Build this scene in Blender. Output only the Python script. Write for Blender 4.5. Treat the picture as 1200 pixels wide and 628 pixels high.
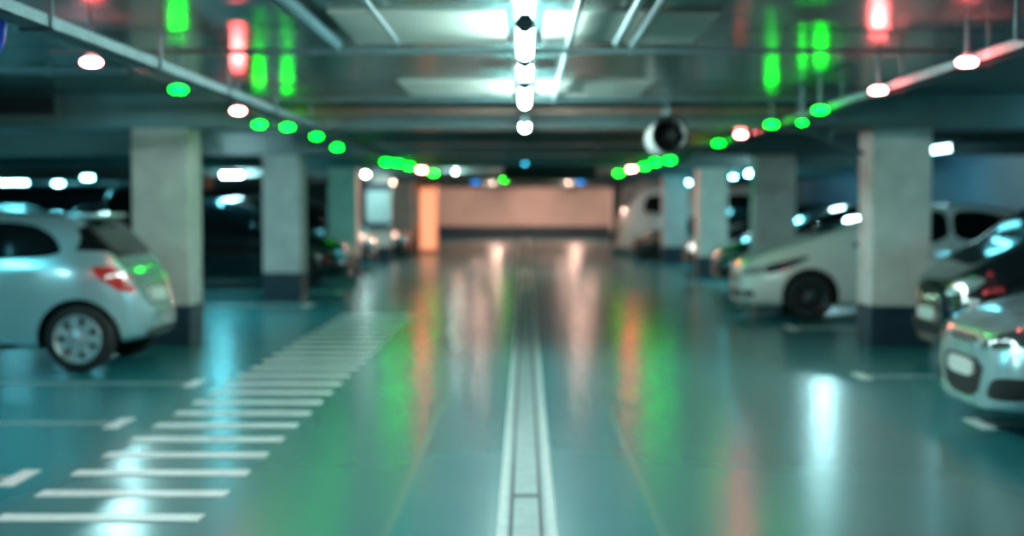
import bpy, bmesh, math, random
from mathutils import Vector, Matrix, Euler
from mathutils.bvhtree import BVHTree
random.seed(7)
for o in list(bpy.data.objects): bpy.data.objects.remove(o)
S = bpy.context.scene
COL = S.collection

# ------------------------------------------------------------------ camera
F, CX, CY, VX, VY, CH = 1667.0, 600.0, 314.0, 615.0, 243.0, 1.45
cam_d = bpy.data.cameras.new('camera'); cam = bpy.data.objects.new('camera', cam_d); COL.objects.link(cam)
cam.location = (0, 0, CH)
cam.rotation_euler = Euler((math.pi/2 - math.atan((CY-VY)/F), 0, math.atan((VX-CX)/F)), 'XYZ')
cam_d.sensor_width = 36; cam_d.lens = 36*F/1200
cam_d.clip_start = 0.05; cam_d.clip_end = 300
cam_d.dof.use_dof = True; cam_d.dof.focus_distance = 3.6; cam_d.dof.aperture_fstop = 1.75
S.camera = cam
# ------------------------------------------------------------------ world and exposure
W = bpy.data.worlds.new('world'); S.world = W; W.use_nodes = True
W.node_tree.nodes['Background'].inputs[0].default_value = (0.02, 0.10, 0.11, 1)
W.node_tree.nodes['Background'].inputs[1].default_value = 0.2
vs = S.view_settings
vs.view_transform = 'Standard'; vs.look = 'None'; vs.gamma = 1; vs.use_curve_mapping = False
vs.exposure = 0.0
S.cycles.use_denoising = True
S.cycles.max_bounces = 6; S.cycles.diffuse_bounces = 3; S.cycles.glossy_bounces = 4
S.cycles.sample_clamp_indirect = 6.0
S.cycles.caustics_reflective = False; S.cycles.caustics_refractive = False
# strengths
TUBE_COOL, TUBE_AISLE, TUBE_WARM, TUBE_FAR, LED_POW = 112.0, 108.0, 85.0, 430.0, 185.0
COOL, AISLE, WARMC = (0.18, 0.84, 1.0), (0.66, 1.0, 0.96), (1.0, 0.60, 0.47)

_R = cam.rotation_euler.to_matrix()
def ray(px, py): return _R @ Vector((px-CX, CY-py, -F))
def at_y(px, py, Y):
    d = ray(px, py); return Vector((0, 0, CH)) + d*(Y/d.y)
def at_z(px, py, z):
    d = ray(px, py); return Vector((0, 0, CH)) + d*((z-CH)/d.z)

# ------------------------------------------------------------------ materials
def mat(name, col, rough=.5, metal=0., noise=0., nscale=6., bump=0., bscale=40., coat=0., spec=.5):
    m = bpy.data.materials.new(name); m.use_nodes = True
    N, L = m.node_tree.nodes, m.node_tree.links; b = N['Principled BSDF']
    b.inputs['Base Color'].default_value = (*col, 1); b.inputs['Roughness'].default_value = rough
    b.inputs['Metallic'].default_value = metal; b.inputs['Coat Weight'].default_value = coat
    b.inputs['Specular IOR Level'].default_value = spec
    tc = N.new('ShaderNodeTexCoord')
    n = N.new('ShaderNodeTexNoise'); n.inputs['Scale'].default_value = nscale; n.inputs['Detail'].default_value = 5
    L.new(tc.outputs['Object'], n.inputs['Vector'])
    r = N.new('ShaderNodeValToRGB'); e = r.color_ramp.elements
    e[0].position = .3; e[1].position = .7
    e[0].color = (*[c*(1-noise) for c in col], 1); e[1].color = (*[min(1, c*(1+noise)) for c in col], 1)
    L.new(n.outputs['Fac'], r.inputs['Fac']); L.new(r.outputs['Color'], b.inputs['Base Color'])
    if bump:
        n2 = N.new('ShaderNodeTexNoise'); n2.inputs['Scale'].default_value = bscale; L.new(tc.outputs['Object'], n2.inputs['Vector'])
        bp = N.new('ShaderNodeBump'); bp.inputs['Strength'].default_value = bump; bp.inputs['Distance'].default_value = .02
        L.new(n2.outputs['Fac'], bp.inputs['Height']); L.new(bp.outputs['Normal'], b.inputs['Normal'])
    return m
def emit(name, col, s):
    m = bpy.data.materials.new(name); m.use_nodes = True
    b = m.node_tree.nodes['Principled BSDF']
    b.inputs['Base Color'].default_value = (*col, 1); b.inputs['Emission Color'].default_value = (*col, 1)
    b.inputs['Emission Strength'].default_value = s
    return m
M = dict(
    concrete=mat('concrete', (.68, .63, .60), .8, noise=.16, nscale=3, bump=.3, bscale=60),
    soffit=mat('painted_soffit', (.055, .112, .115), .2, noise=.14, nscale=2, bump=.02, bscale=5, spec=.9),
    beam=mat('painted_beam', (.085, .14, .14), .3, noise=.14, nscale=3, bump=.03, bscale=8, spec=.7),
    navy=mat('navy_paint', (.012, .035, .055), .45, noise=.2),
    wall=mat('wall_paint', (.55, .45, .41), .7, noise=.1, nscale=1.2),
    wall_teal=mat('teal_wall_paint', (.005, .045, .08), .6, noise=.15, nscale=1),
    paint=mat('white_line_paint', (.78, .8, .77), .4, noise=.1, nscale=14),
    linedim=mat('worn_line_paint', (.36, .41, .39), .45, noise=.15, nscale=9),
    light_patch=mat('pale_light_patch', (.42, .43, .38), .5),  # pale tone painting in the lamplight on the ceiling
    ductm=mat('dull_duct_paint', (.05, .11, .12), .8, spec=.2),
    joint=mat('joint_concrete', (.17, .235, .23), .45, noise=.18, nscale=9),
    groove=mat('groove_dark', (.015, .02, .022), .6),
    galv=mat('galvanised_steel', (.12, .18, .19), .55, metal=.7, noise=.2, nscale=12),
    pipe=mat('pipe_paint', (.09, .14, .15), .4, noise=.12),
    rust=mat('brown_pipe', (.16, .09, .07), .5, noise=.2),
    dark=mat('dark_plastic', (.012, .014, .016), .5),
    black=mat('black_matte', (.004, .005, .006), .7),
    tyre=mat('tyre_rubber', (.012, .013, .014), .75),
    glass=mat('tinted_glass', (.005, .008, .009), .05, spec=.28),
    silver=mat('silver_car_paint', (.46, .67, .69), .26, metal=.55, coat=1, noise=.03),
    white=mat('white_car_paint', (.86, .87, .82), .3, coat=1, noise=.02),
    vanwhite=mat('white_van_paint', (.75, .72, .68), .4, coat=.6, noise=.03),
    blackcar=mat('black_car_paint', (.008, .012, .016), .12, coat=1),
    bluecar=mat('dark_blue_car_paint', (.01, .022, .03), .15, coat=1),
    greencar=mat('dark_green_car_paint', (.01, .03, .026), .15, coat=1),
    redcar=mat('red_car_paint', (.30, .03, .03), .25, coat=1),
    alloy=mat('alloy_wheel', (.50, .58, .58), .35, metal=.5, noise=.05),
    alloydark=mat('dark_alloy_wheel', (.08, .10, .11), .35, metal=.6),
    redlens=mat('red_tail_lens', (.55, .02, .02), .12, coat=1),
    clearlens=mat('clear_headlight_lens', (.55, .62, .62), .08, metal=.5, coat=1),
    darklens=mat('smoked_headlight_lens', (.06, .08, .085), .06, metal=.3, coat=1),
    plate=mat('number_plate', (.62, .66, .62), .5),
    chrome=mat('chrome', (.6, .65, .65), .12, metal=1),
    orange=mat('orange_paint', (.88, .42, .27), .5, noise=.06),
    signblue=mat('blue_sign_enamel', (.01, .05, .42), .3),
    signpale=mat('pale_sign_enamel', (.35, .62, .66), .35),
    bluepanel=mat('pale_blue_panel', (.45, .66, .68), .45),
    tube_cool=emit('cool_tube_light', COOL, TUBE_COOL),
    tube_dim=emit('dim_teal_tube_light', COOL, 9),
    tube_soft=emit('soft_cool_tube_light', (.5, .95, 1.0), 16),
    tube_bright=emit('bright_cool_tube_light', (.5, .95, 1.0), TUBE_COOL*2.6),
    tube_aisle=emit('aisle_tube_light', AISLE, TUBE_AISLE),
    tube_warm=emit('warm_lamp_light', WARMC, TUBE_WARM),
    tube_far=emit('far_end_lamp_light', WARMC, TUBE_FAR),
    tube_cyan=emit('cyan_lamp_light', (.05, .55, .85), 12),
    led_green=emit('green_indicator_light', (.0, 1.0, .008), LED_POW*.30),
    led_red=emit('red_indicator_light', (1.0, .11, .11), LED_POW),
    led_blue=emit('blue_indicator_light', (.0, .26, .9), 3.2),
)
for k in ('led_red',):
    pass
def floor_material():
    m = mat('epoxy_floor', (.05, .16, .17), .24, noise=.18, nscale=1.3)
    N, L = m.node_tree.nodes, m.node_tree.links; b = N['Principled BSDF']
    tc = N.new('ShaderNodeTexCoord'); sp = N.new('ShaderNodeSeparateXYZ'); L.new(tc.outputs['Object'], sp.inputs[0])
    ab = N.new('ShaderNodeMath'); ab.operation = 'ABSOLUTE'; L.new(sp.outputs['X'], ab.inputs[0])
    r = N.new('ShaderNodeValToRGB'); r.color_ramp.interpolation = 'LINEAR'
    mp = N.new('ShaderNodeMapRange'); mp.inputs['From Max'].default_value = 4.0; L.new(ab.outputs[0], mp.inputs['Value'])
    L.new(mp.outputs[0], r.inputs['Fac']); e = r.color_ramp.elements
    e[0].position = .0; e[0].color = (.05, .20, .22, 1)
    e[1].position = .147; e[1].color = (.05, .20, .22, 1)
    for p, c in ((.152, (.13, .22, .21)), (.165, (.08, .185, .185)), (.60, (.08, .185, .185)), (.66, (.015, .18, .205))):
        q = e.new(p); q.color = (*c, 1)
    old = b.inputs['Base Color'].links[0].from_socket
    mx = N.new('ShaderNodeMix'); mx.data_type = 'RGBA'; mx.blend_type = 'MULTIPLY'; mx.inputs['Factor'].default_value = .0
    mx2 = N.new('ShaderNodeMix'); mx2.data_type = 'RGBA'; mx2.inputs['Factor'].default_value = .12
    L.new(r.outputs['Color'], mx2.inputs['A']); L.new(old, mx2.inputs['B']); L.new(mx2.outputs['Result'], b.inputs['Base Color'])
    n = N.new('ShaderNodeTexNoise'); n.inputs['Scale'].default_value = .8; n.inputs['Detail'].default_value = 6; L.new(tc.outputs['Object'], n.inputs['Vector'])
    mr = N.new('ShaderNodeMapRange'); mr.inputs['To Min'].default_value = .255; mr.inputs['To Max'].default_value = .29
    b.inputs['Roughness'].default_value = .25
    return m
M['floor'] = floor_material()

# ------------------------------------------------------------------ helpers
def link(name, me, m=None, parent=None):
    o = bpy.data.objects.new(name, me); COL.objects.link(o)
    if m is not None and me is not None:
        for x in (m if isinstance(m, (list, tuple)) else [m]): me.materials.append(x)
    if parent is not None: o.parent = parent
    return o
def obj(name, bm, m, parent=None, smooth=False):
    me = bpy.data.meshes.new(name)
    bmesh.ops.recalc_face_normals(bm, faces=bm.faces)
    bm.to_mesh(me); bm.free()
    if smooth:
        for p in me.polygons: p.use_smooth = True
        me.set_sharp_from_angle(angle=math.radians(38))
    return link(name, me, m, parent)
def tag(o, label=None, cat=None, group=None, kind=None):
    if label: o['label'] = label
    if cat: o['category'] = cat
    if group: o['group'] = group
    if kind: o['kind'] = kind
    return o
def thing(name, label, cat, loc=(0, 0, 0), rz=0, group=None):
    o = bpy.data.objects.new(name, None); COL.objects.link(o); o.location = loc; o.rotation_euler = (0, 0, rz)
    o.empty_display_size = .2
    return tag(o, label, cat, group)
def bx(bm, a, b, bev=0):
    a, b = Vector(a), Vector(b); c = (a+b)/2; d = b-a
    r = bmesh.ops.create_cube(bm, size=1, matrix=Matrix.Translation(c) @ Matrix.Diagonal((*d, 1)))
    if bev:
        es = list({e for v in r['verts'] for e in v.link_edges})
        bmesh.ops.bevel(bm, geom=es, offset=bev, segments=2, affect='EDGES', profile=.5)
    return bm
def NB(): return bmesh.new()
def tube(bm, p, q, r, seg=12):
    p, q = Vector(p), Vector(q); d = q-p
    m = Matrix.Translation((p+q)/2) @ d.to_track_quat('Z', 'Y').to_matrix().to_4x4()
    bmesh.ops.create_cone(bm, cap_ends=True, segments=seg, radius1=r, radius2=r, depth=d.length, matrix=m)
    return bm
def lathe(bm, prof, axis_m, seg=32):
    rings = []
    for (r, h) in prof:
        rings.append([bm.verts.new(axis_m @ Vector((r*math.cos(2*math.pi*k/seg), r*math.sin(2*math.pi*k/seg), h))) for k in range(seg)])
    for a, b in zip(rings, rings[1:]):
        for k in range(seg): bm.faces.new((a[k], a[(k+1) % seg], b[(k+1) % seg], b[k]))
    return rings
def box_obj(name, a, b, m, parent=None, bev=0, kind=None):
    o = obj(name, bx(NB(), a, b, bev), m, parent)
    if kind: o['kind'] = kind
    return o

# ------------------------------------------------------------------ setting
XL, XR, Y0, Y1 = -30.0, 8.2, -6.0, 65.0
ZC, ZS, ZB = 2.50, 2.62, 2.27           # aisle ceiling, side-bay ceiling, beam underside
box_obj('floor', (XL, Y0, -.2), (XR, Y1, 0), M['floor'], kind='structure')
box_obj('ceiling', (XL, Y0, ZS), (XR, Y1, ZS+.2), M['soffit'], kind='structure')
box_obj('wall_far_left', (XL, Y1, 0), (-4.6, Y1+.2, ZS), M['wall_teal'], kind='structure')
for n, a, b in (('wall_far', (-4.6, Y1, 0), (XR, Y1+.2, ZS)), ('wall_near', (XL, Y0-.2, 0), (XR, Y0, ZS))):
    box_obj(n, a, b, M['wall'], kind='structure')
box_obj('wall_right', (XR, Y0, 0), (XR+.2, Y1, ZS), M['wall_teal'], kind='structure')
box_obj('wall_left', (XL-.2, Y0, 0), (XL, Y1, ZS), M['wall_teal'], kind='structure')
box_obj('baseboard_far', (-4.5, Y1-.03, 0), (XR, Y1, .6), M['navy'], kind='structure')
box_obj('ceiling_drop_aisle', (-3.0, Y0, ZC), (3.0, Y1, ZS), M['soffit'], kind='structure')
col_y = [14.8+7.4*k for k in range(0, 7)]
for y in col_y:                          # deep cross beams on the column rows
    box_obj('ceiling_beam', (XL, y-.05, ZB), (XR, y+.65, ZS), M['beam'], kind='structure')
for y in (18.5, 25.9, 33.3):                # shallow ribs between, over the aisle only
    box_obj('ceiling_rib', (-3.0, y, ZB), (3.0, y+.5, ZC), M['beam'], kind='structure')

# columns
def column(x0, y, w, label):
    t = thing('concrete_column', label, 'column', (x0+w/2, y+.3, 0), 0)
    h = w/2
    obj('shaft', bx(NB(), (-h, -.3, .42), (h, .3, ZB), .015), M['concrete'], t)
    obj('painted_base', bx(NB(), (-h-.006, -.306, 0), (h+.006, .306, .425), .012), M['navy'], t)
    return t
order = ['nearest', 'second', 'third', 'fourth', 'fifth', 'sixth', 'seventh']
for k in range(7):
    y = 14.8+7.4*k
    ll = {0: 'grey concrete column with dark blue base behind the rear of the silver hatchback',
          1: 'grey concrete column, second of the left row, in front of the black hatchback',
          2: 'grey concrete column, third of the left row, just past the black hatchback nose',
          3: 'grey concrete column, fourth of the left row, carrying a pale blue panel',
          4: 'grey concrete column, fifth of the left row, behind the panelled one',
          5: 'small far grey concrete column, sixth of the left row', 6: 'farthest grey concrete column of the left row'}[k]
    rl = {0: 'grey concrete column with dark blue base in front of the white hatchback',
          1: 'grey concrete column, second of the right row, behind the white hatchback nose',
          2: 'grey concrete column, third of the right row, before the white van',
          3: 'narrow grey concrete column, fourth of the right row, beside the white van window',
          4: 'small far grey concrete column, fifth of the right row, behind the white van',
          5: 'small far grey concrete column, sixth of the right row', 6: 'farthest grey concrete column of the right row'}[k]
    if k < 5: column(-3.5-.6, y, .6, ll)
    column(3.6, y, .62, rl)

# ------------------------------------------------------------------ floor markings
t = thing('centre_drain_channel', 'pale concrete drain channel strip with two dark grooves along the aisle centre', 'drain channel', (0, 3, 0))
obj('channel_strip', bx(NB(), (-.125, 0, 0), (.145, 61, .004)), M['joint'], t)
bm = NB(); bx(bm, (-.125, 0, 0), (-.085, 61, .006)); obj('edge_line', bm, M['linedim'], t)
bm = NB(); bx(bm, (.105, 0, 0), (.145, 61, .006)); obj('edge_line', bm, M['linedim'], t)
for x in (-.062, .075): obj('groove', bx(NB(), (x-.009, 0, 0), (x+.009, 61, .0075)), M['groove'], t)
for px_y in (582,): 
    y = at_z(615, px_y, 0).y-3
    obj('cross_joint', bx(NB(), (-.062, y-.03, 0), (.075, y+.03, .0075)), M['groove'], t)

t = thing('crosswalk_stripes', 'white striped pedestrian walkway painted along the left side of the aisle', 'floor marking', (-1.985, 5.4, 0))
ys = [6.57+.563*k for k in range(-2, 23)]
proto = None
for y in ys:
    if proto is None:
        proto = obj('stripe', bx(NB(), (-.475, -.075, 0), (.475, .075, .005)), M['paint'], t); o = proto
    else:
        o = proto.copy(); COL.objects.link(o); o.parent = t
    o.location = (0, y-5.4, 0)

def stall_line(name, px0, px1, py, label, tl=1):
    a, b = at_z(px0, py, 0), at_z(px1, py, 0)
    side = -1 if px0 < 600 else 1
    xi = b.x if side < 0 else a.x
    xo = -8.0 if side < 0 else 8.0
    t = thing(name, label, 'floor marking', (xi, a.y, 0), 0, 'painted lines of the parking bays')
    obj('line', bx(NB(), (min(0, xo-xi), -.035, 0), (max(0, xo-xi), .035, .004)), M['linedim'], t)
    obj('end_bar', bx(NB(), (-.05, -.22, 0), (.05, .22, .005)), M['paint'], t)
stall_line('bay_line', -200, 22, 560, 'white bay line end by the lower left corner of the floor')
stall_line('bay_line', 0, 140, 496, 'white bay line on the floor nearest in front of the silver hatchback')
stall_line('bay_line', 0, 228, 449, 'white bay line just under the rear wheel of the silver hatchback')
stall_line('bay_line', 1010, 1100, 441, 'white bay line on the floor beside the black car')
stall_line('bay_line', 1148, 1200, 497, 'white bay line on the floor beside the silver car front')
for (s, k, lab) in ((-1, 21.0, 'white bay line past the second column of the left row'), (1, 19.9+1.2, 'white bay line past the white hatchback'),
                 (-1, 24.4, 'white bay line beside the black hatchback on the left'), (1, 17.1, 'white bay line in front of the white hatchback')):
    t = thing('bay_line', lab, 'floor marking', (s*3.2, k, 0), 0, 'painted lines of the parking bays')
    obj('line', bx(NB(), (min(0, s*4.7), -.04, 0), (max(0, s*4.7), .04, .004)), M['paint'], t)
    obj('end_bar', bx(NB(), (-.05, -.3, 0), (.05, .3, .005)), M['paint'], t)

# ------------------------------------------------------------------ lamps
def tube_lamp(p, length, m, label, cat='lamp', group=None, along='y', w=.07, name='tube_lamp', hw=.42):
    t = thing(name, label, cat, p, 0 if along == 'y' else math.pi/2, group)
    bm = NB(); bx(bm, (-w*hw, -length/2-.03, w*.45), (w*hw, length/2+.03, w*.45+.03), .004); obj('housing', bm, M['galv'], t)
    bm = NB(); tube(bm, (0, -length/2, 0), (0, length/2, 0), w*.5, 14); obj('tube', bm, m, t, smooth=True)
    for s in (-1, 1): obj('end_cap', tube(NB(), (0, s*length/2, 0), (0, s*(length/2+.03), 0), w*.56, 14), M['pipe'], t)
    for s in (-1, 1):
        obj('hanger', tube(NB(), (0, s*length*.35, w*.45+.02), (0, s*length*.35, max(.08, (ZS if abs(p[0]) > 3 else ZC)-p[2])), .008, 8), M['galv'], t)
    return t
zl = CH+.78
labs = ['first ceiling tube lamp over the aisle, cut by the top edge of the photo', 'longest bright white tube lamp over the aisle centre',
        'short tube lamp between the two brightest ones over the aisle', 'long tube lamp over the aisle, fourth from the top edge',
        'small tube lamp over the aisle nearest the column beam']
for (ya, yb), lab, zl in zip(((5.0, 6.55), (7.28, 8.6), (9.15, 10.0), (10.9, 12.75), (13.1, 14.1)), labs, [CH+.93]*4+[CH+.79]):
    lamp = tube_lamp((.0, (ya+yb)/2, zl), yb-ya, M['tube_aisle'], lab, group='tube lamps over the aisle centre', w=.085, hw=.36)
    if ya in (7.28, 10.9):              # pale panels added as the tube's light patches on the ceiling
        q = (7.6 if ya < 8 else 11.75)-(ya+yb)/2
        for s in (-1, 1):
            obj('light_patch_panel', bx(NB(), (min(s*.11, s*1.05), q, ZC-zl-.02), (max(s*.11, s*1.05), q+1.4, ZC-zl-.001), .004), M['light_patch'], lamp)
p = at_y(615, 190, 25.2); tube_lamp((p.x, p.y, p.z), .8, M['tube_cyan'], 'small cyan blue lamp over the far aisle above the dark gantry', group='tube lamps over the aisle centre')
side = [  # (px, py, Y, length, along, material, label)
    (15, 214, 49, 1.0, 'x', 'tube_cool', 'wide cool white lamp at the far left edge above the silver hatchback'),
    (67, 215, 49, .9, 'y', 'tube_cool', 'small round looking cool lamp right of the wide one, far left bay'),
    (101, 208, 40, .9, 'y', 'tube_cool', 'small cool lamp above the dark van in the far left bay'),
    (272, 205, 36, .5, 'x', 'tube_bright', 'cool white lamp between the first and second left columns'),
    (427, 204, 36, .9, 'y', 'tube_aisle', 'white lamp just right of the third left column'),
    (460, 213, 47, .9, 'y', 'tube_warm', 'warm peach lamp above the column with the pale blue panel'),
    (532, 200, 33, .6, 'y', 'tube_aisle', 'warm white lamp left of the dark gantry over the far aisle'),
    (808, 213, 47, .9, 'y', 'tube_cool', 'cool white lamp between the third and fourth right columns'),
    (861, 206, 39, .9, 'y', 'tube_cool', 'cool white lamp above the dark car window right of the third right column'),
    (880, 203, 36, .9, 'y', 'tube_cool', 'small cool lamp touching the second right column edge'),
    (1099, 175, 21.2, 1.5, 'y', 'tube_soft', 'bright cool white tube right of the nearest right column'),
    (1100, 147, 17.0, 1.0, 'y', 'tube_dim', 'dimmer teal tube above the bright one right of the nearest right column'),
]
for px, py, Y, ln, al, mm, lab in side:
    p = at_y(px, py, Y)
    tube_lamp(tuple(p), ln, M[mm], lab, group='tube lamps over the parking bays', along=al, w=.09)
# first and third match floor reflections; the other tubes are unseen, added for light
for X, Y, lab in ((-5.3, 18.4, 'cool tube lamp over the bay behind the silver hatchback'), (-5.6, 9.6, 'added fill tube over the silver hatchback roof'),
             (5.55, 26.2, 'cool tube lamp over the bay of the dark car past the second right column'),
             (7.4, 11.0, 'added fill tube over the black car on the right'), (-5.6, 4.5, 'added fill tube over the nearest left bay'),
             (-5.6, 26.0, 'added fill tube over the black hatchback'), (-13.0, 19.0, 'added fill tube over the neighbouring left aisle'), (-13.0, 11.0, 'added fill tube over the near part of the neighbouring aisle'),
             (5.6, 33.5, 'added fill tube over the third right bay')):
    tube_lamp((X, Y, 2.52), 1.4, M['tube_bright' if (X, Y) in ((5.55, 26.2), (-5.3, 18.4), (-5.6, 4.5)) else 'tube_cool'], lab, group='tube lamps over the parking bays', w=.09)
for X, Y, lab in ((-1.2, 52.0, 'warm lamp over the left of the far aisle end'), (1.6, 52.0, 'warm lamp over the right of the far aisle end'), (-1.2, 61.5, 'warm lamp left, close to the far wall'), (2.2, 61.5, 'warm lamp right, close to the far wall'), (1.8, 39.0, 'added warm lamp in the aisle before the far end'), (-1.0, 31.3, 'added warm lamp left, hidden behind the third cross beam'), (1.2, 31.3, 'added warm lamp right, hidden behind the third cross beam'), (-1.5, 46.0, 'added warm lamp left, behind the fifth cross beam'), (1.2, 46.0, 'added warm lamp right, behind the fifth cross beam'), (-1.8, 39.0, 'added warm lamp left, behind the fourth cross beam')):  # lamps short of the far end are unseen, added to warm the floor
    tube_lamp((X, Y, 2.37), 1.4, M['tube_far' if Y > 55 else 'tube_warm'], lab, group='warm tube lamps of the far aisle', w=.09)

# parking guidance indicators
def indicator(p, c, label, s=1.0):
    t = thing('bay_indicator_light', label, 'indicator light', tuple(p), 0, 'parking bay indicator lights')
    d = .058*s
    prof = [(0.0001, -.026*s), (d*.6, -.022*s), (d*.92, -.011*s), (d, 0), (d*.92, .011*s), (d*.6, .022*s), (.0001, .026*s)]
    bm = NB(); lathe(bm, prof, Matrix.Identity(4), 20); obj('lens', bm, M['led_'+c], t, smooth=True)
    bm = NB(); tube(bm, (0, 0, .018*s), (0, 0, .045*s), d*.45, 20); obj('housing', bm, M['pipe'], t)
    bm = NB(); tube(bm, (0, 0, .025), (0, 0, (ZC if abs(p[0]) < 3 else ZS)-p[2]), .012, 8); obj('stem', bm, M['galv'], t)
    return t
leds = [(107, 73, 'red', 'red indicator light under the left cable tray, largest of the left side'),
        (209, 105, 'green', 'green indicator light under the left cable tray, nearest green one'),
        (279, 130, 'red', 'red indicator light under the left cable tray above the first left column'),
        (304, 146, 'green', 'dim green indicator light right of the red one above the first left column'),
        (337, 149, 'green', 'green indicator light above the second left column'),
        (371, 160, 'green', 'green indicator light between the second and third left columns'),
        (395, 173, 'green', 'green indicator light above the third left column'),
        (453, 190, 'green', 'green indicator light at the left start of the far left cluster'),
        (466, 191, 'green', 'green indicator light, second of the far left cluster'),
        (480, 195, 'green', 'green indicator light, third of the far left cluster'),
        (494, 199, 'red', 'pink red indicator light in the far left cluster'),
        (508, 203, 'green', 'green indicator light at the right end of the far left cluster'),
        (592, 210, 'green', 'single green indicator light under the dark gantry'),
        (1133, 73, 'red', 'red indicator light at the far right top, largest of the right side'),
        (1029, 106, 'red', 'red indicator light above the nearest right column'),
        (961, 129, 'green', 'green indicator light left of the nearest right column top'),
        (940, 144, 'green', 'dim green indicator light below the tray near the nearest right column'),
        (904, 146, 'green', 'green indicator light above the second right column'),
        (868, 158, 'red', 'red indicator light between two green ones on the right'),
        (842, 168, 'green', 'green indicator light above the third right column'),
        (785, 188, 'green', 'green indicator light at the right end of the far right cluster'),
        (768, 190, 'green', 'green indicator light, second from the right in the far right cluster'),
        (755, 195, 'green', 'green indicator light in the middle of the far right cluster'),
        (740, 198, 'red', 'pink red indicator light in the far right cluster'),
        (725, 203, 'green', 'green indicator light at the left end of the far right cluster')]
for px, py, c, lab in leds:
    s = (VY-py)/(.74 if px == 940 else .80)
    Y = F/s
    p = at_y(px, py, Y)
    indicator(p, c, lab, .6 if px == 940 else 1.0 if Y < 24 else 1.4)
for (X, Y, c, lab) in ((-2.95, 6.72, 'red', 'red indicator light beyond the top left corner'), (2.42, 5.4, 'red', 'red indicator light beyond the top right corner')):
    indicator(Vector((X, Y, CH+.8)), c, lab)
for px, py, lab in ((557, 213, 'blue indicator lamp left of the dark gantry'), (680, 213, 'dim blue indicator lamp right under the dark gantry')):
    indicator(at_y(px, py, 45), 'blue', lab, 2.1)

# ------------------------------------------------------------------ cable trays and pipes
def tray(X, z, ya, yb, label, w=.10):
    t = thing('cable_tray', label, 'cable tray', (X, ya, z))
    L_ = yb-ya
    bm = NB(); bx(bm, (-w/2, 0, -.03), (w/2, L_, -.022)); bx(bm, (-w/2, 0, -.03), (-w/2+.006, L_, .03)); bx(bm, (w/2-.006, 0, -.03), (w/2, L_, .03))
    obj('channel', bm, M['galv'], t)
    for k in range(3): obj('cable', tube(NB(), (-.03+.03*k, 0, -.01), (-.03+.03*k, L_, -.01), .011, 8), M['pipe'], t)
    y = .9
    while y < L_:
        bm = NB(); tube(bm, (w/2+.01, y, -.03), (w/2+.01, y, ZC-z if abs(X) < 3 else ZS-z), .008, 8); bx(bm, (-w/2-.02, y-.02, -.04), (w/2+.03, y+.02, -.028))
        obj('hanger', bm, M['galv'], t); y += 1.85 if L_ < 30 else 3.7
    return t
tray(-2.10, CH+.80, 3.4, 24, 'grey steel cable tray running diagonally above the left indicator lights')
tray(2.555, CH+.83, 7.2, 23, 'grey steel cable tray running above the right indicator lights')
def pipe(name, label, pts, r, m='pipe', clamps=0, up=0):
    t = thing(name, label, 'pipe', tuple(pts[0])); o0 = Vector(pts[0])
    bm = NB()
    for a, b in zip(pts, pts[1:]): tube(bm, Vector(a)-o0, Vector(b)-o0, r, 14)
    for a in pts[1:-1]: bmesh.ops.create_uvsphere(bm, u_segments=12, v_segments=8, radius=r*1.02, matrix=Matrix.Translation(Vector(a)-o0))
    obj('run', bm, M[m], t, smooth=True)
    a, b = Vector(pts[0])-o0, Vector(pts[1])-o0; d = (b-a).normalized()
    for k in range(clamps):
        c = a.lerp(b, (k+.5)/clamps)
        obj('clamp', tube(NB(), c-d*.02, c+d*.02, r*1.5, 14), M['galv'], t)
        if up: obj('hanger', tube(NB(), c, c+Vector((0, 0, up)), .008, 8), M['galv'], t)
    return t
pipe('sprinkler_pipe', 'thin pale pipe crossing the ceiling above the small middle lamp', [(-2.98, 8.93, 2.425), (2.98, 8.93, 2.425)], .017, clamps=9)
pipe('sprinkler_pipe', 'thin pale pipe crossing the ceiling just behind the fourth aisle lamp', [(-2.98, 12.85, 2.425), (2.98, 12.85, 2.425)], .018, clamps=7)
pipe('brown_pipe', 'brownish pipe crossing the ceiling in front of the column beam', [(-2.98, 14.35, 2.42), (2.98, 14.35, 2.42)], .04, 'rust')
pipe('sprinkler_pipe', 'thin grey pipe fixed across the face of the column beam over the aisle', [(-2.9, 14.70, 2.345), (2.9, 14.70, 2.345)], .02, clamps=8)
pipe('side_pipe', 'pale pipe crossing the left bay ceiling in front of the column beam', [(-9.0, 10.9, 2.50), (-3.05, 10.9, 2.50)], .03, clamps=5)
pipe('conduit', 'thin dark conduit along the ceiling just right of the bright lamps', [(.265, 4.0, CH+.985), (.265, 13.2, CH+.985)], .018)
pipe('conduit', 'thicker pale conduit along the ceiling further right of the lamps', [(.55, 4.0, CH+.985), (.55, 8.6, CH+.985)], .022)
pipe('conduit', 'second grey conduit beside the thicker pale one on the ceiling', [(.65, 4.0, CH+.985), (.65, 8.6, CH+.985)], .03)
pipe('conduit', 'thin conduit on the ceiling left of the bright lamp patch', [(-.76, 4.0, CH+.985), (-.76, 8.6, CH+.985)], .014)
pipe('duct', 'wide flat looking pipe on the ceiling above the left green lights', [(-1.14, 4.0, CH+.985), (-1.14, 8.6, CH+.985)], .045, 'ductm')
pipe('conduit', 'pale blue conduit sloping down to the nearest right column', [tuple(at_y(936, 150, 14.2)), tuple(at_y(1012, 180, 14.6))], .022, clamps=1, up=.5)
for k, (x0, y0, x1, y1, Y) in enumerate(((1082, 158, 1196, 152, 19.5), (1082, 163, 1198, 160, 20.0), (1120, 166, 1180, 164, 20.3))):
    pipe('wall_conduit', ['upper teal conduit on the wall right of the nearest right column', 'lower teal conduit on the wall right of the nearest right column', 'short teal conduit under the others above the bright right tube'][k],
         [tuple(at_y(x0, y0, Y)), tuple(at_y(x1, y1, Y))], .025, 'galv', clamps=3)

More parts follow.
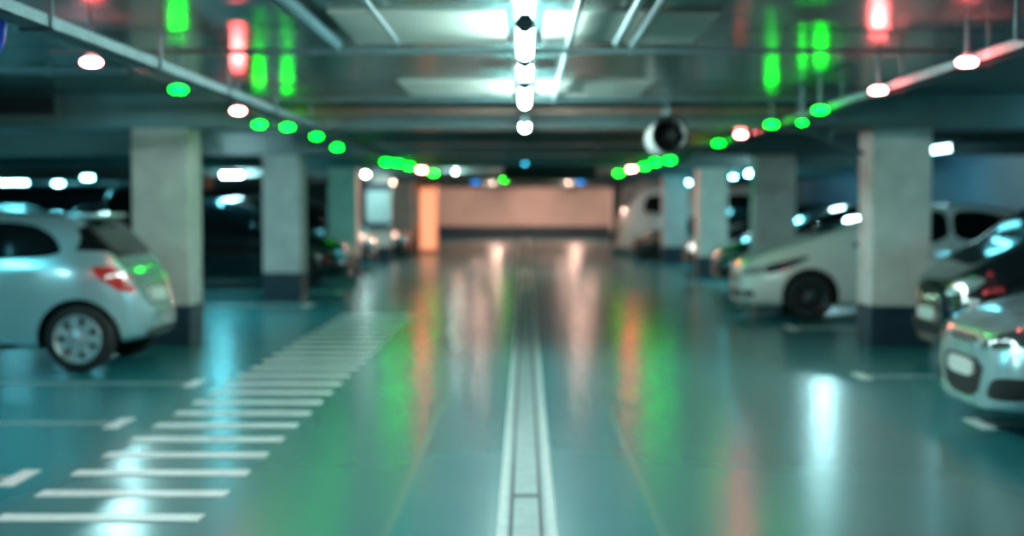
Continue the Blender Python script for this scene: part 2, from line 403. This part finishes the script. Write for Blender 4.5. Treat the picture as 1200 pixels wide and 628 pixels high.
# recessed dark opening in the deep beam at left, floodlight bracket, jet fan, gantry, signs
p0, p1 = at_y(-60, 111, 14.70), at_y(66, 135, 14.74)
t = thing('dark_access_panel', 'dark rectangular panel on the beam above the silver hatchback', 'panel', ((p0.x+p1.x)/2, 14.72, (p0.z+p1.z)/2))
hw, hh = abs(p1.x-p0.x)/2, abs(p0.z-p1.z)/2
obj('panel_face', bx(NB(), (-hw, -.02, -hh), (hw, .03, hh)), M['dark'], t)
bm = NB(); bx(bm, (-hw-.02, -.03, -hh-.02), (hw+.02, .03, -hh)); bx(bm, (-hw-.02, -.03, hh), (hw+.02, .03, hh+.02)); bx(bm, (hw, -.03, -hh), (hw+.02, .03, hh)); bx(bm, (-hw-.02, -.03, -hh), (-hw, .03, hh))
obj('panel_frame', bm, M['beam'], t)

c = at_y(249, 166, 14.3)
t = thing('ceiling_floodlight', 'small grey wedge shaped floodlight right of the first left column top', 'floodlight', tuple(c))
bm = NB()
vs_ = [bm.verts.new(v) for v in ((-.11, 0, .05), (.02, 0, .07), (.08, 0, -.05), (.0, 0, -.09), (-.11, .12, .05), (.02, .12, .07), (.08, .12, -.05), (.0, .12, -.09))]
for f in ((0, 1, 2, 3), (7, 6, 5, 4), (0, 4, 5, 1), (1, 5, 6, 2), (2, 6, 7, 3), (3, 7, 4, 0)): bm.faces.new([vs_[i] for i in f])
obj('body', bm, M['galv'], t); obj('bracket', tube(NB(), (-.08, .06, .03), (-.12, .06, ZS-c.z), .015), M['galv'], t)

c = at_y(786, 158, 13.4)
t = thing('jet_fan', 'round black mouthed jet fan hanging from the ceiling right of centre', 'ventilation fan', tuple(c))
R_ = .172
bm = NB(); lathe(bm, [(R_-.006, .03), (R_, .03), (R_, .85), (R_-.02, .87), (R_-.02, .03), (R_-.006, .03)], Matrix.Rotation(-math.pi/2, 4, 'X'), 36)
obj('casing', bm, M['concrete'], t, smooth=True)
bm = NB(); lathe(bm, [(R_-.02, .04), (R_-.02, 0), (R_+.002, -.01), (R_+.008, .01), (R_+.002, .035)], Matrix.Rotation(-math.pi/2, 4, 'X'), 36); obj('mouth_ring', bm, M['black'], t, smooth=True)
bm = NB(); lathe(bm, [(.0001, .12), (.05, .10), (.055, .13), (.055, .3), (.0001, .3)], Matrix.Rotation(-math.pi/2, 4, 'X'), 24); obj('hub', bm, M['black'], t, smooth=True)
for k in range(7):
    bm = NB(); a = 2*math.pi*k/7
    bx(bm, (.05, -.008, -.03), (R_-.022, .008, .03)); bmesh.ops.rotate(bm, verts=bm.verts, cent=(0, 0, 0), matrix=Matrix.Rotation(.6, 3, 'X'))
    bmesh.ops.rotate(bm, verts=bm.verts, cent=(0, 0, 0), matrix=Matrix.Rotation(a, 3, 'Y')); bmesh.ops.translate(bm, verts=bm.verts, vec=(0, .2, 0)); obj('blade', bm, M['black'], t)
bm = NB(); lathe(bm, [(.0001, .36), (R_-.021, .36)], Matrix.Rotation(-math.pi/2, 4, 'X'), 24); obj('inner_baffle', bm, M['black'], t)
for yy in (.25, .65): obj('hanger', tube(NB(), (0, yy, R_-.01), (0, yy, ZC-c.z), .012), M['galv'], t)

a, b = at_y(590, 194, 27.5), at_y(700, 211, 27.5)
t = thing('dark_gantry', 'long black sign box hanging across the far aisle', 'sign box', ((a.x+b.x)/2, 27.5, (a.z+b.z)/2))
hw, hh = (b.x-a.x)/2, (a.z-b.z)/2
obj('box', bx(NB(), (-hw, -.15, -hh), (hw, .15, hh), .02), M['black'], t)
for s in (-1, 1): obj('hanger', tube(NB(), (s*hw*.8, 0, hh-.01), (s*hw*.8, 0, max(hh+.03, ZC-t.location.z)), .02), M['galv'], t)

c = at_y(-76, 25, 6.0)
t = thing('round_blue_sign', 'round blue traffic sign cut off by the top left corner', 'sign', tuple(c))
Rx = Matrix.Rotation(math.pi/2, 4, 'X')
bm = NB(); lathe(bm, [(.0001, -.008), (.298, -.008), (.30, 0), (.298, .008), (.0001, .008)], Rx, 48); obj('disc', bm, M['signblue'], t, smooth=True)
bm = NB()      # pale arrow on the front face, its tip reaching the rim
pts = [(-.2, -.045), (.10, -.045), (.10, -.12), (.272, .0), (.10, .12), (.10, .045), (-.2, .045)]
f_ = [bm.verts.new((x, -.014, z)) for x, z in pts]; g_ = [bm.verts.new((x, -.006, z)) for x, z in pts]
bm.faces.new(f_); bm.faces.new(g_[::-1])
for i in range(7): bm.faces.new((f_[i], g_[i], g_[(i+1) % 7], f_[(i+1) % 7]))
obj('arrow', bm, M['signpale'], t); obj('hanger', tube(NB(), (0, .0, .29), (0, 0, ZC-c.z), .012), M['galv'], t)

c = at_y(1191, 45, 6.9)
t = thing('steel_hook', 'pale steel bracket hanging at the top right corner', 'bracket', (c.x, c.y, c.z))
bm = NB(); tube(bm, (.0, 0, -.01), (0, 0, ZC-c.z), .011); tube(bm, (0, 0, .0), (.06, 0, .0), .011); tube(bm, (.06, 0, 0), (.06, 0, .1), .011); obj('rod', bm, M['galv'], t)

# orange pillar with lamplight put in as glow, pale blue panel on the fourth left column, small orange post
x0, x1 = at_y(485, 240, 45).x, at_y(512, 240, 45).x
t = thing('orange_pillar', 'orange cabinet at the far left end of the aisle', 'pillar', ((x0+x1)/2, 45.3, 0))
h = (x1-x0)/2
obj('pillar_body', bx(NB(), (-h, -.3, 0), (h, .3, 2.2), .03), M['orange'], t)
obj('glow_front', bx(NB(), (-h+.2, -.315, .12), (h-.02, -.295, 2.05), .005), emit('orange_lamplight_glow', (1, .36, .19), 1.25), t)  # glow stands in for warm lamplight falling on the front
obj('grey_side_strip', bx(NB(), (-h+.02, -.315, .95), (-h+.18, -.295, 1.9), .005), M['bluepanel'], t)
t = thing('pale_blue_panel', 'pale blue white panel fixed to the fourth column of the left row', 'panel', (-3.8, 36.96, 1.45))
obj('board', bx(NB(), (-.32, -.03, -.45), (.32, .03, .48), .01), M['bluepanel'], t)
obj('blue_band', bx(NB(), (-.325, -.036, -.55), (.325, .03, -.40), .005), M['signblue'] if False else M['wall_teal'], t)
obj('blue_top', bx(NB(), (-.325, -.036, .44), (.325, .03, .62), .005), M['wall_teal'], t)
a, b = at_y(240, 203, 34), at_y(249, 221, 34)
t = thing('orange_sign', 'small orange hanging sign left of the lamp between the first left columns', 'sign', ((a.x+b.x)/2, 34, (a.z+b.z)/2))
obj('plate', bx(NB(), (-(b.x-a.x)/2, -.02, -(a.z-b.z)/2), ((b.x-a.x)/2, .02, (a.z-b.z)/2), .004), M['orange'], t)
obj('hanger', tube(NB(), (0, 0, .1), (0, 0, ZS-t.location.z), .01), M['galv'], t)

# ------------------------------------------------------------------ cars
def interp(tab, x):
    if x <= tab[0][0]: return tab[0][1]
    for (a, va), (b, vb) in zip(tab, tab[1:]):
        if x <= b: return va+(vb-va)*(x-a)/(b-a)
    return tab[-1][1]
def sm(tab, x, r=.05):
    return sum(interp(tab, x+d*r)*w for d, w in ((-1, .2), (-.5, .2), (0, .2), (.5, .2), (1, .2)))
def body_mesh(sp):
    L_ = sp['L']; bm = NB()
    xs = sorted({0, .02, .06, .12, .2, L_-.2, L_-.12, L_-.06, L_-.02, L_} | {round(.2+.09*k, 3) for k in range(1, int((L_-.4)/.09)+1)})
    rings = []
    for x in xs:
        edge = min(x, L_-x)
        rr = .05 if edge > .1 else .015
        w = sm(sp['plan'], x, rr); zb = sm(sp['bot'], x, rr); zt = sm(sp['top'], x, rr); zl = min(sm(sp['belt'], x, rr), zt-.05)
        h = zt-zl; lean = sp.get('lean', .3)
        y1 = w-.04-lean*h
        R = [(0, zb), (w*.5, zb), (w-.14, zb), (w-.05, zb+.02), (w-.015, zb+.1), (w, zb+(zl-zb)*.38), (w, zb+(zl-zb)*.66), (w-.012, zl-.05), (w-.035, zl),
             (w-.045-lean*h*.33, zl+h*.33), (w-.05-lean*h*.62, zl+h*.62), (y1-.01, zl+h*.82), (y1-.06, zl+h*.94), (y1-.18, zl+h*.985), (y1*.45, zt-.002), (0, zt)]
        full = [(-y, z) for y, z in R[1:-1]][::-1]
        loop = R + full
        rings.append([bm.verts.new((x, y, z)) for y, z in loop])
    n = len(rings[0]); K = 16
    for a, b in zip(rings, rings[1:]):
        for i in range(n): bm.faces.new((a[i], a[(i+1) % n], b[(i+1) % n], b[i]))
    for r in (rings[0], rings[-1]):
        right = r[:K]; left = [r[0]]+r[:K-1:-1]+[r[K-1]]
        for i in range(K-1):
            q = [right[i], right[i+1], left[i+1], left[i]]
            q2 = []
            for v in q:
                if v not in q2: q2.append(v)
            if len(q2) > 2: bm.faces.new(q2)
    bmesh.ops.recalc_face_normals(bm, faces=bm.faces)
    return bm
def make_body(sp, paint):
    me = bpy.data.meshes.new('body'); bm = body_mesh(sp); bm.to_mesh(me); bm.free()
    o = link('body', me, paint)
    md = o.modifiers.new('s', 'SUBSURF'); md.levels = 1; md.render_levels = 1
    cut = []
    for wx in sp['wheels']:
        for s in (-1, 1):
            bm = NB(); W_ = interp(sp['plan'], wx)
            tube(bm, (wx, s*(W_-.28), sp['r']), (wx, s*(W_+.3), sp['r']), sp['r']*sp.get('arch', 1.15), 40)
            c = obj('cutter', bm, M['black']); cut.append(c)
            b = o.modifiers.new('b', 'BOOLEAN'); b.operation = 'DIFFERENCE'; b.solver = 'EXACT'; b.object = c; b.material_mode = 'TRANSFER'
    dg = bpy.context.evaluated_depsgraph_get(); dg.update()
    me2 = bpy.data.meshes.new_from_object(o.evaluated_get(dg), preserve_all_data_layers=True, depsgraph=dg)
    o.modifiers.clear(); o.data = me2; me2.name = 'body'
    for c in cut: bpy.data.objects.remove(c)
    for p in me2.polygons: p.use_smooth = True
    me2.set_sharp_from_angle(angle=math.radians(35))
    return o
def chaikin(P, it=2):
    for _ in range(it):
        Q = []
        for i in range(len(P)):
            a, b = P[i], P[(i+1) % len(P)]
            Q += [(a[0]*.8+b[0]*.2, a[1]*.8+b[1]*.2), (a[0]*.2+b[0]*.8, a[1]*.2+b[1]*.8)]
        P = Q
    return P
def patch(name, poly, view, bvh, m, parent, L_, off=.006, cell=.03, rnd=2, deep=.02, maxdepth=None):
    """a shell in the shape of a convex outline laid on the body surface; view: 'l' 'r' sides, 'f' front, 'b' back"""
    P = chaikin(poly, rnd) if rnd else poly
    us = [p[0] for p in P]; vv = [p[1] for p in P]
    nu = max(2, int((max(us)-min(us))/cell)+1); nv = max(2, int((max(vv)-min(vv))/cell)+1)
    bm = NB()
    g = [[bm.verts.new((min(us)+(max(us)-min(us))*i/nu, min(vv)+(max(vv)-min(vv))*j/nv, 0)) for j in range(nv+1)] for i in range(nu+1)]
    for i in range(nu):
        for j in range(nv): bm.faces.new((g[i][j], g[i+1][j], g[i+1][j+1], g[i][j+1]))
    area = sum(P[i][0]*P[(i+1) % len(P)][1]-P[(i+1) % len(P)][0]*P[i][1] for i in range(len(P)))
    if area < 0: P = P[::-1]
    for i in range(len(P)):
        a, b = Vector((*P[i], 0)), Vector((*P[(i+1) % len(P)], 0)); d = b-a
        if d.length < 1e-6: continue
        bmesh.ops.bisect_plane(bm, geom=list(bm.verts)+list(bm.edges)+list(bm.faces), plane_co=a, plane_no=Vector((d.y, -d.x, 0)), clear_outer=True)
    nrm = {}; bad = []
    for v in bm.verts:
        u, w = v.co.x, v.co.y
        if view in 'lr':
            s = -1 if view == 'l' else 1
            o_, d = Vector((u, s*3, w)), Vector((0, -s, 0))
        else:
            o_, d = (Vector((-2, u, w)), Vector((1, 0, 0))) if view == 'f' else (Vector((L_+2, u, w)), Vector((-1, 0, 0)))
        h, nn, _, dist = bvh.ray_cast(o_, d)
        if h is None or (maxdepth and dist-(2 if view in 'fb' else 2) > maxdepth): bad.append(v); continue
        if nn.dot(d) > 0: nn = -nn
        nrm[v] = nn; v.co = h + nn*off
    bmesh.ops.delete(bm, geom=bad, context='VERTS')
    if not bm.faces: bm.free(); return None
    be = [e for e in bm.edges if e.is_boundary]
    src = {v.co.copy().freeze(): nrm[v] for e in be for v in e.verts}
    r = bmesh.ops.extrude_edge_only(bm, edges=be)
    for v in [x for x in r['geom'] if isinstance(x, bmesh.types.BMVert)]:
        k = v.co.copy().freeze()
        if k in src: v.co -= src[k]*deep
    return obj(name, bm, m, parent, smooth=True)
def make_wheel(parent, x, y, r, s, rim, spokes=8, style='cap'):
    """s: outer side sign. wheel > rim, hub_cap"""
    bm = NB(); Mx = Matrix.Translation((x, y, r)) @ Matrix.Rotation(-s*math.pi/2, 4, 'X')
    wd = .1
    lathe(bm, [(r*.66, -wd), (r*.8, -wd), (r*.94, -wd*.85), (r*.99, -wd*.55), (r, 0), (r*.99, wd*.55), (r*.94, wd*.85), (r*.82, wd), (r*.68, wd*.95), (r*.66, wd*.6), (r*.66, -wd)], Mx, 40)
    w = obj('wheel', bm, M['tyre'], parent, smooth=True)
    bm = NB(); lathe(bm, [(.0001, .0), (r*.67, .0), (r*.67, -wd*.8)], Mx, 32); obj('wheel_well_disc', bm, M['black'], w)
    bm = NB(); lathe(bm, [(r*.69, wd*.2), (r*.69, wd*.95), (r*.66, wd*1.02), (r*.60, wd*.9), (r*.59, wd*.2)], Mx, 40)
    n = spokes
    for k in range(n):
        a = 2*math.pi*k/n; wsp = (.62 if style == 'cap' else .36)*r*math.pi/n*.9
        q = []
        for (rad, ww) in ((r*.16, wsp*.55), (r*.40, wsp*.48), (r*.62, wsp*.62)):
            for dz in (.35, .85):
                for t_ in (-1, 1): q.append(bm.verts.new(Mx @ Vector((rad*math.cos(a)-t_*ww*math.sin(a), rad*math.sin(a)+t_*ww*math.cos(a), wd*dz))))
        for i in (0, 4):
            A, B = q[i:i+4], q[i+4:i+8]
            for f in ((A[2], A[3], B[3], B[2]), (A[0], B[0], B[1], A[1]), (A[0], A[2], B[2], B[0]), (A[1], B[1], B[3], A[3])): bm.faces.new(f)
    lathe(bm, [(.0001, wd*.98), (r*.14, wd*.96), (r*.22, wd*.85), (r*.22, wd*.3)], Mx, 24)
    obj('rim', bm, rim, w, smooth=True)
    return w
def mir(P): return [(-u, v) for u, v in P]
def car(name, label, sp, loc, rz, paint, rim, cat='car', group='parked cars'):
    t = thing(name, label, cat, loc, rz, group)
    o = make_body(sp, paint); o.parent = t
    bm = NB(); bm.from_mesh(o.data); bvh = BVHTree.FromBMesh(bm); bm.free()
    L_ = sp['L']
    for wx in sp['wheels']:
        W_ = interp(sp['plan'], wx)
        for s in (-1, 1): make_wheel(t, wx, s*(W_-.115), sp['r'], s, rim, sp.get('spokes', 8), sp.get('style', 'cap'))
    for (nm, P, v, m) in sp['patches']:
        if v == 's':
            for q in 'lr': patch(nm, P, q, bvh, M[m], t, L_, rnd=sp.get('rnd', 2))
        elif v in ('ff', 'bb'):
            for Q in (P, mir(P)): patch(nm, Q, v[0], bvh, M[m], t, L_)
        else: patch(nm, P, v, bvh, M[m], t, L_, rnd=1, off=.018 if nm == 'number_plate' else .006, deep=.03)
    mx, mz = sp['mirror']
    for s in (-1, 1):
        bm = NB(); y = s*(interp(sp['plan'], mx)+.09)
        bmesh.ops.create_uvsphere(bm, u_segments=16, v_segments=10, radius=1, matrix=Matrix.Translation((mx, y, mz+.05)) @ Matrix.Diagonal((.075, .105, .075, 1)))
        tube(bm, (mx, y, mz+.02), (mx+.02, y-s*.16, mz-.02), .022)
        obj('side_mirror', bm, paint, t, smooth=True)
    for hx, hz in sp.get('handles', ()):
        for s, q in ((-1, 'l'), (1, 'r')): patch('door_handle', [(hx-.09, hz-.018), (hx+.09, hz-.018), (hx+.09, hz+.018), (hx-.09, hz+.018)], q, bvh, paint, t, L_, off=.03, rnd=1, deep=.04)
    for xx, za, zb in sp.get('seams', ()):
        for q in 'lr': patch('door_seam', [(xx-.006, za), (xx+.006, za), (xx+.006, zb), (xx-.006, zb)], q, bvh, M['dark'], t, L_, off=.002, rnd=0, deep=.01, cell=.08)
    if 'spoiler' in sp:
        sx, sz, sw = sp['spoiler']; bm = NB(); bx(bm, (sx-.16, -sw, sz-.02), (sx+.1, sw, sz+.02), .015); obj('rear_spoiler', bm, paint, t, smooth=True)
    return t
# ---- silver hatchback (rear of it towards the aisle)
hatch = dict(L=3.98, r=.305, wheels=(.82, 3.43), mirror=(1.42, .95), spokes=7,
    top=[(0, .60), (.05, .70), (.3, .82), (.7, .91), (1.0, .99), (1.25, 1.12), (1.7, 1.34), (2.1, 1.415), (2.6, 1.43), (3.1, 1.40), (3.38, 1.36), (3.46, 1.30), (3.74, .98), (3.82, .90), (3.88, .76), (3.93, .62), (3.98, .52)],
    belt=[(0, .55), (.5, .76), (1.2, .90), (2.5, .95), (3.3, .99), (3.75, .93), (3.98, .45)],
    bot=[(0, .27), (.3, .2), (3.5, .2), (3.98, .30)],
    plan=[(0, .46), (.06, .62), (.2, .74), (.5, .81), (1, .85), (3.1, .86), (3.45, .845), (3.7, .79), (3.85, .70), (3.94, .58), (3.98, .46)],
    spoiler=(3.40, 1.375, .50),
    handles=((2.2, .86), (3.0, .88)), seams=((1.45, .3, .88), (2.38, .3, .9)),
    patches=[('side_window', [(1.55, .95), (2.30, .98), (2.30, 1.33), (2.05, 1.32)], 's', 'glass'), ('side_window', [(2.36, .98), (3.32, 1.02), (3.22, 1.20), (3.0, 1.31), (2.36, 1.335)], 's', 'glass'),
        ('windshield', [(-.62, 1.02), (.62, 1.02), (.50, 1.36), (-.50, 1.36)], 'f', 'glass'),
        ('rear_window', [(-.80, 1.01), (.80, 1.01), (.66, 1.33), (-.66, 1.33)], 'b', 'glass'),
        ('tail_light', [(3.54, .94), (3.76, .93), (3.92, .72), (3.80, .70), (3.60, .84)], 's', 'redlens'),
        ('headlight', [(.5, .55), (.78, .60), (.66, .74), (.5, .70)], 'ff', 'clearlens'), ('grille', [(-.35, .33), (.35, .33), (.42, .50), (-.42, .50)], 'f', 'dark'),
        ('number_plate', [(-.26, .60), (.26, .60), (.26, .71), (-.26, .71)], 'b', 'plate'), ('bumper_insert', [(-.5, .31), (.5, .31), (.5, .37), (-.5, .37)], 'b', 'dark'),
        ('sill_trim', [(1.25, .21), (2.9, .21), (2.9, .27), (1.25, .27)], 's', 'dark')])
car('silver_hatchback', 'silver hatchback seen from its rear corner, parked in front of the first left column', hatch, (-3.34-3.98, 13.12, 0), 0, M['silver'], M['alloy'])

# ---- white hatchback behind the right column
whitec = dict(L=4.35, r=.315, wheels=(.86, 3.52), mirror=(1.62, 1.04), spokes=9, style='thin',
    top=[(0, .57), (.05, .72), (.3, .87), (.7, 1.0), (1.2, 1.15), (1.7, 1.35), (2.2, 1.46), (2.6, 1.50), (3.0, 1.50), (3.6, 1.42), (4.0, 1.22), (4.2, 1.0), (4.3, .75), (4.35, .55)],
    belt=[(0, .48), (.5, .72), (1.2, .90), (3.4, 1.0), (4.1, .95), (4.35, .5)],
    bot=[(0, .22), (.3, .18), (4.0, .2), (4.35, .3)],
    plan=[(0, .42), (.06, .60), (.2, .72), (.5, .81), (1, .86), (3.4, .87), (4.0, .80), (4.25, .66), (4.35, .5)],
    handles=((2.5, .9), (3.3, .93)), seams=((1.7, .3, .9), (2.65, .3, .95)),
    patches=[('side_window', [(1.62, .96), (2.62, 1.0), (2.62, 1.41), (2.25, 1.39)], 's', 'glass'), ('side_window', [(2.68, 1.0), (3.6, 1.03), (3.5, 1.28), (3.1, 1.40), (2.68, 1.41)], 's', 'glass'),
        ('quarter_glass', [(1.34, .95), (1.56, .95), (1.58, 1.08)], 's', 'glass'),
        ('windshield', [(-.64, 1.10), (.64, 1.10), (.50, 1.43), (-.50, 1.43)], 'f', 'glass'), ('rear_window', [(-.6, 1.08), (.6, 1.08), (.5, 1.36), (-.5, 1.36)], 'b', 'glass'),
        ('headlight', [(.30, .60), (.5, .64), (.82, .78), (.86, .84), (.5, .76), (.3, .70)], 's', 'darklens'), ('headlight_front', [(.46, .56), (.70, .60), (.74, .70), (.5, .66)], 'ff', 'clearlens'),
        ('grille', [(-.42, .51), (.42, .51), (.42, .56), (-.42, .56)], 'f', 'dark'), ('lower_intake', [(-.5, .28), (.5, .28), (.55, .38), (-.55, .38)], 'f', 'dark'),
        ('fog_light', [(.56, .30), (.68, .30), (.68, .38), (.56, .38)], 'ff', 'dark'),
        ('tail_light', [(4.1, .72), (4.28, .72), (4.2, .96), (4.05, .96)], 's', 'redlens')])
car('white_hatchback', 'white hatchback with sloping nose, parked behind the nearest right column', whitec, (2.78, 18.95, 0), 0, M['white'], M['alloydark'])

# ---- near silver car at the right edge
sil = dict(L=4.05, r=.31, wheels=(.84, 3.4), mirror=(1.5, .96), spokes=7,
    top=[(0, .58), (.04, .66), (.2, .74), (.6, .85), (1.05, .96), (1.3, 1.10), (1.8, 1.34), (2.3, 1.45), (2.8, 1.46), (3.4, 1.40), (3.7, 1.2), (3.9, .95), (4.0, .7), (4.05, .55)],
    belt=[(0, .54), (.4, .70), (1.2, .88), (3.4, .98), (4.05, .5)],
    bot=[(0, .19), (.3, .18), (3.7, .2), (4.05, .3)],
    plan=[(0, .50), (.03, .62), (.10, .72), (.25, .79), (.5, .83), (1, .86), (3.4, .86), (3.8, .78), (4.05, .5)],
    handles=((2.3, .86),), seams=((1.5, .3, .88), (2.45, .3, .9)),
    patches=[('side_window', [(1.6, .94), (2.4, .97), (2.4, 1.36), (2.1, 1.34)], 's', 'glass'), ('side_window', [(2.46, .97), (3.2, 1.0), (3.1, 1.33), (2.46, 1.37)], 's', 'glass'),
        ('windshield', [(-.64, .99), (.64, .99), (.50, 1.39), (-.50, 1.39)], 'f', 'glass'), ('rear_window', [(-.6, 1.0), (.6, 1.0), (.5, 1.34), (-.5, 1.34)], 'b', 'glass'),
        ('headlight', [(.34, .58), (.50, .565), (.80, .62), (.82, .74), (.60, .70)], 'ff', 'darklens'),
        ('grille', [(-.30, .24), (.30, .24), (.44, .50), (-.44, .50)], 'f', 'black'),
        ('upper_grille', [(-.26, .585), (.26, .585), (.28, .63), (-.28, .63)], 'f', 'dark'),
        ('number_plate', [(-.26, .37), (.26, .37), (.26, .48), (-.26, .48)], 'f', 'plate'),
        ('fog_light', [(.47, .27), (.72, .27), (.78, .34), (.76, .42), (.56, .40)], 'ff', 'black'),
        ('lip_trim', [(-.5, .195), (.5, .195), (.52, .23), (-.52, .23)], 'f', 'silver')])
car('silver_compact_car', 'silver compact car nose with dark grille at the right edge of the photo', sil, (2.86, 9.3, 0), 0, M['silver'], M['alloy'])

# ---- black MPV
mpv = dict(L=4.2, r=.31, wheels=(.84, 3.5), mirror=(1.15, 1.1), spokes=7, lean=.22,
    top=[(0, .60), (.04, .74), (.15, .88), (.45, 1.04), (.65, 1.14), (1.0, 1.40), (1.4, 1.60), (2.2, 1.70), (3.3, 1.67), (3.85, 1.55), (4.05, 1.1), (4.15, .8), (4.2, .6)],
    belt=[(0, .55), (.4, .82), (1.0, .98), (3.6, 1.05), (4.2, .55)],
    bot=[(0, .22), (.3, .2), (3.8, .22), (4.2, .3)],
    plan=[(0, .46), (.04, .62), (.15, .74), (.5, .83), (1, .87), (3.6, .87), (4.0, .78), (4.2, .55)],
    patches=[('side_window', [(1.1, 1.04), (2.2, 1.07), (2.2, 1.56), (1.62, 1.52)], 's', 'glass'), ('side_window', [(2.26, 1.07), (3.6, 1.1), (3.5, 1.5), (2.26, 1.56)], 's', 'glass'),
        ('windshield', [(-.66, 1.18), (.66, 1.18), (.54, 1.58), (-.54, 1.58)], 'f', 'glass'), ('rear_window', [(-.6, 1.12), (.6, 1.12), (.5, 1.5), (-.5, 1.5)], 'b', 'glass'),
        ('headlight', [(.46, .66), (.70, .70), (.74, .84), (.52, .80)], 'ff', 'clearlens'), ('grille', [(-.4, .56), (.4, .56), (.42, .64), (-.42, .64)], 'f', 'chrome'),
        ('lower_intake', [(-.5, .28), (.5, .28), (.5, .4), (-.5, .4)], 'f', 'black'), ('number_plate', [(-.26, .42), (.26, .42), (.26, .53), (-.26, .53)], 'f', 'plate'),
        ('fog_light', [(.52, .34), (.64, .34), (.64, .42), (.52, .42)], 'ff', 'clearlens'), ('tail_light', [(3.85, .9), (4.12, .9), (3.98, 1.25), (3.85, 1.25)], 's', 'redlens')])
car('black_minivan', 'glossy black high roofed car between the silver car and the nearest right column', mpv, (3.73, 13.2, 0), 0, M['blackcar'], M['alloydark'])

# ---- generic dark hatch variants
dark = dict(whitec); dark['top'] = [(0, .55), (.05, .70), (.3, .84), (.9, .96), (1.25, 1.05), (1.8, 1.38), (2.3, 1.52), (2.9, 1.54), (3.6, 1.44), (4.0, 1.22), (4.2, .98), (4.3, .75), (4.35, .55)]
tall = dict(mpv)
car('black_hatchback', 'black hatchback with curved roof parked between the second and third left columns', dict(dark, top=[(x, z*1.06) for x, z in dark['top']]), (-3.2, 26.3, 0), math.pi, M['blackcar'], M['alloydark'])
car('dark_hatchback', 'dark car partly hidden behind the third left column', tall, (-3.55, 33.6, 0), math.pi, M['blackcar'], M['alloydark'])
car('dark_green_car', 'dark greenish car just right of the panelled left column', dark, (-3.35, 41.0, 0), math.pi, M['greencar'], M['alloydark'])
car('dark_blue_car', 'dark blue car behind the white hatchback, past the second right column', dark, (3.35, 25.2, 0), 0, M['bluecar'], M['alloydark'])
car('dark_saloon', 'low dark car in front of the white van', dict(dark, top=[(x, z*.93) for x, z in dark['top']]), (3.05, 40.0, 0), 0, M['blackcar'], M['alloydark'])
car('black_car', 'dark car deep in the second right bay', dark, (3.6, 32.0, 0), 0, M['blackcar'], M['alloydark'])
# ---- vans
van = dict(L=4.4, r=.32, wheels=(.82, 3.5), mirror=(.95, 1.2), spokes=6, lean=.08,
    top=[(0, .75), (.04, 1.0), (.18, 1.28), (.4, 1.72), (.62, 2.0), (1.0, 2.10), (2.0, 2.14), (4.2, 2.12), (4.32, 2.02), (4.38, 1.4), (4.4, .9)],
    belt=[(0, .7), (.3, 1.0), (1.0, 1.15), (4.3, 1.2), (4.4, .8)], bot=[(0, .26), (.3, .22), (4.1, .24), (4.4, .3)],
    plan=[(0, .60), (.04, .74), (.15, .84), (.5, .90), (1, .92), (4.1, .92), (4.3, .88), (4.4, .8)],
    seams=((2.0, .4, 1.9), (3.0, .4, 1.9)),
    patches=[('side_window', [(.72, 1.25), (1.45, 1.25), (1.45, 1.83), (.80, 1.80)], 's', 'glass'), ('side_window', [(3.1, 1.3), (4.1, 1.3), (4.1, 1.83), (3.1, 1.83)], 's', 'glass'),
        ('windshield', [(-.72, 1.34), (.72, 1.34), (.66, 1.90), (-.66, 1.90)], 'f', 'glass'), ('rear_window', [(-.66, 1.3), (.66, 1.3), (.62, 1.85), (-.62, 1.85)], 'b', 'glass'),
        ('headlight', [(.58, .74), (.78, .76), (.78, .98), (.60, .94)], 'ff', 'clearlens'), ('grille', [(-.45, .6), (.45, .6), (.45, .78), (-.45, .78)], 'f', 'dark'),
        ('tail_light', [(-.88, .95), (-.78, .95), (-.78, 1.4), (-.88, 1.4)], 'bb', 'redlens')])
car('white_van', 'white van with square side window parked far right in the aisle row', van, (2.75, 42.7, 0), 0, M['vanwhite'], M['alloydark'], cat='van')
car('black_van', 'black van in the neighbouring aisle seen over the silver hatchback', van, (-10.65, 38.4, 0), math.pi/2, M['blackcar'], M['alloydark'], cat='van')
car('red_car', 'red car far away in the neighbouring left aisle', dark, (-14.2, 45.0, 0), -math.pi/2+math.pi, M['redcar'], M['alloydark'])
car('distant_silver_car', 'distant pale car at the left edge over the silver hatchback roof', dark, (-17.6, 46.0, 0), math.pi/2, M['silver'], M['alloydark'])
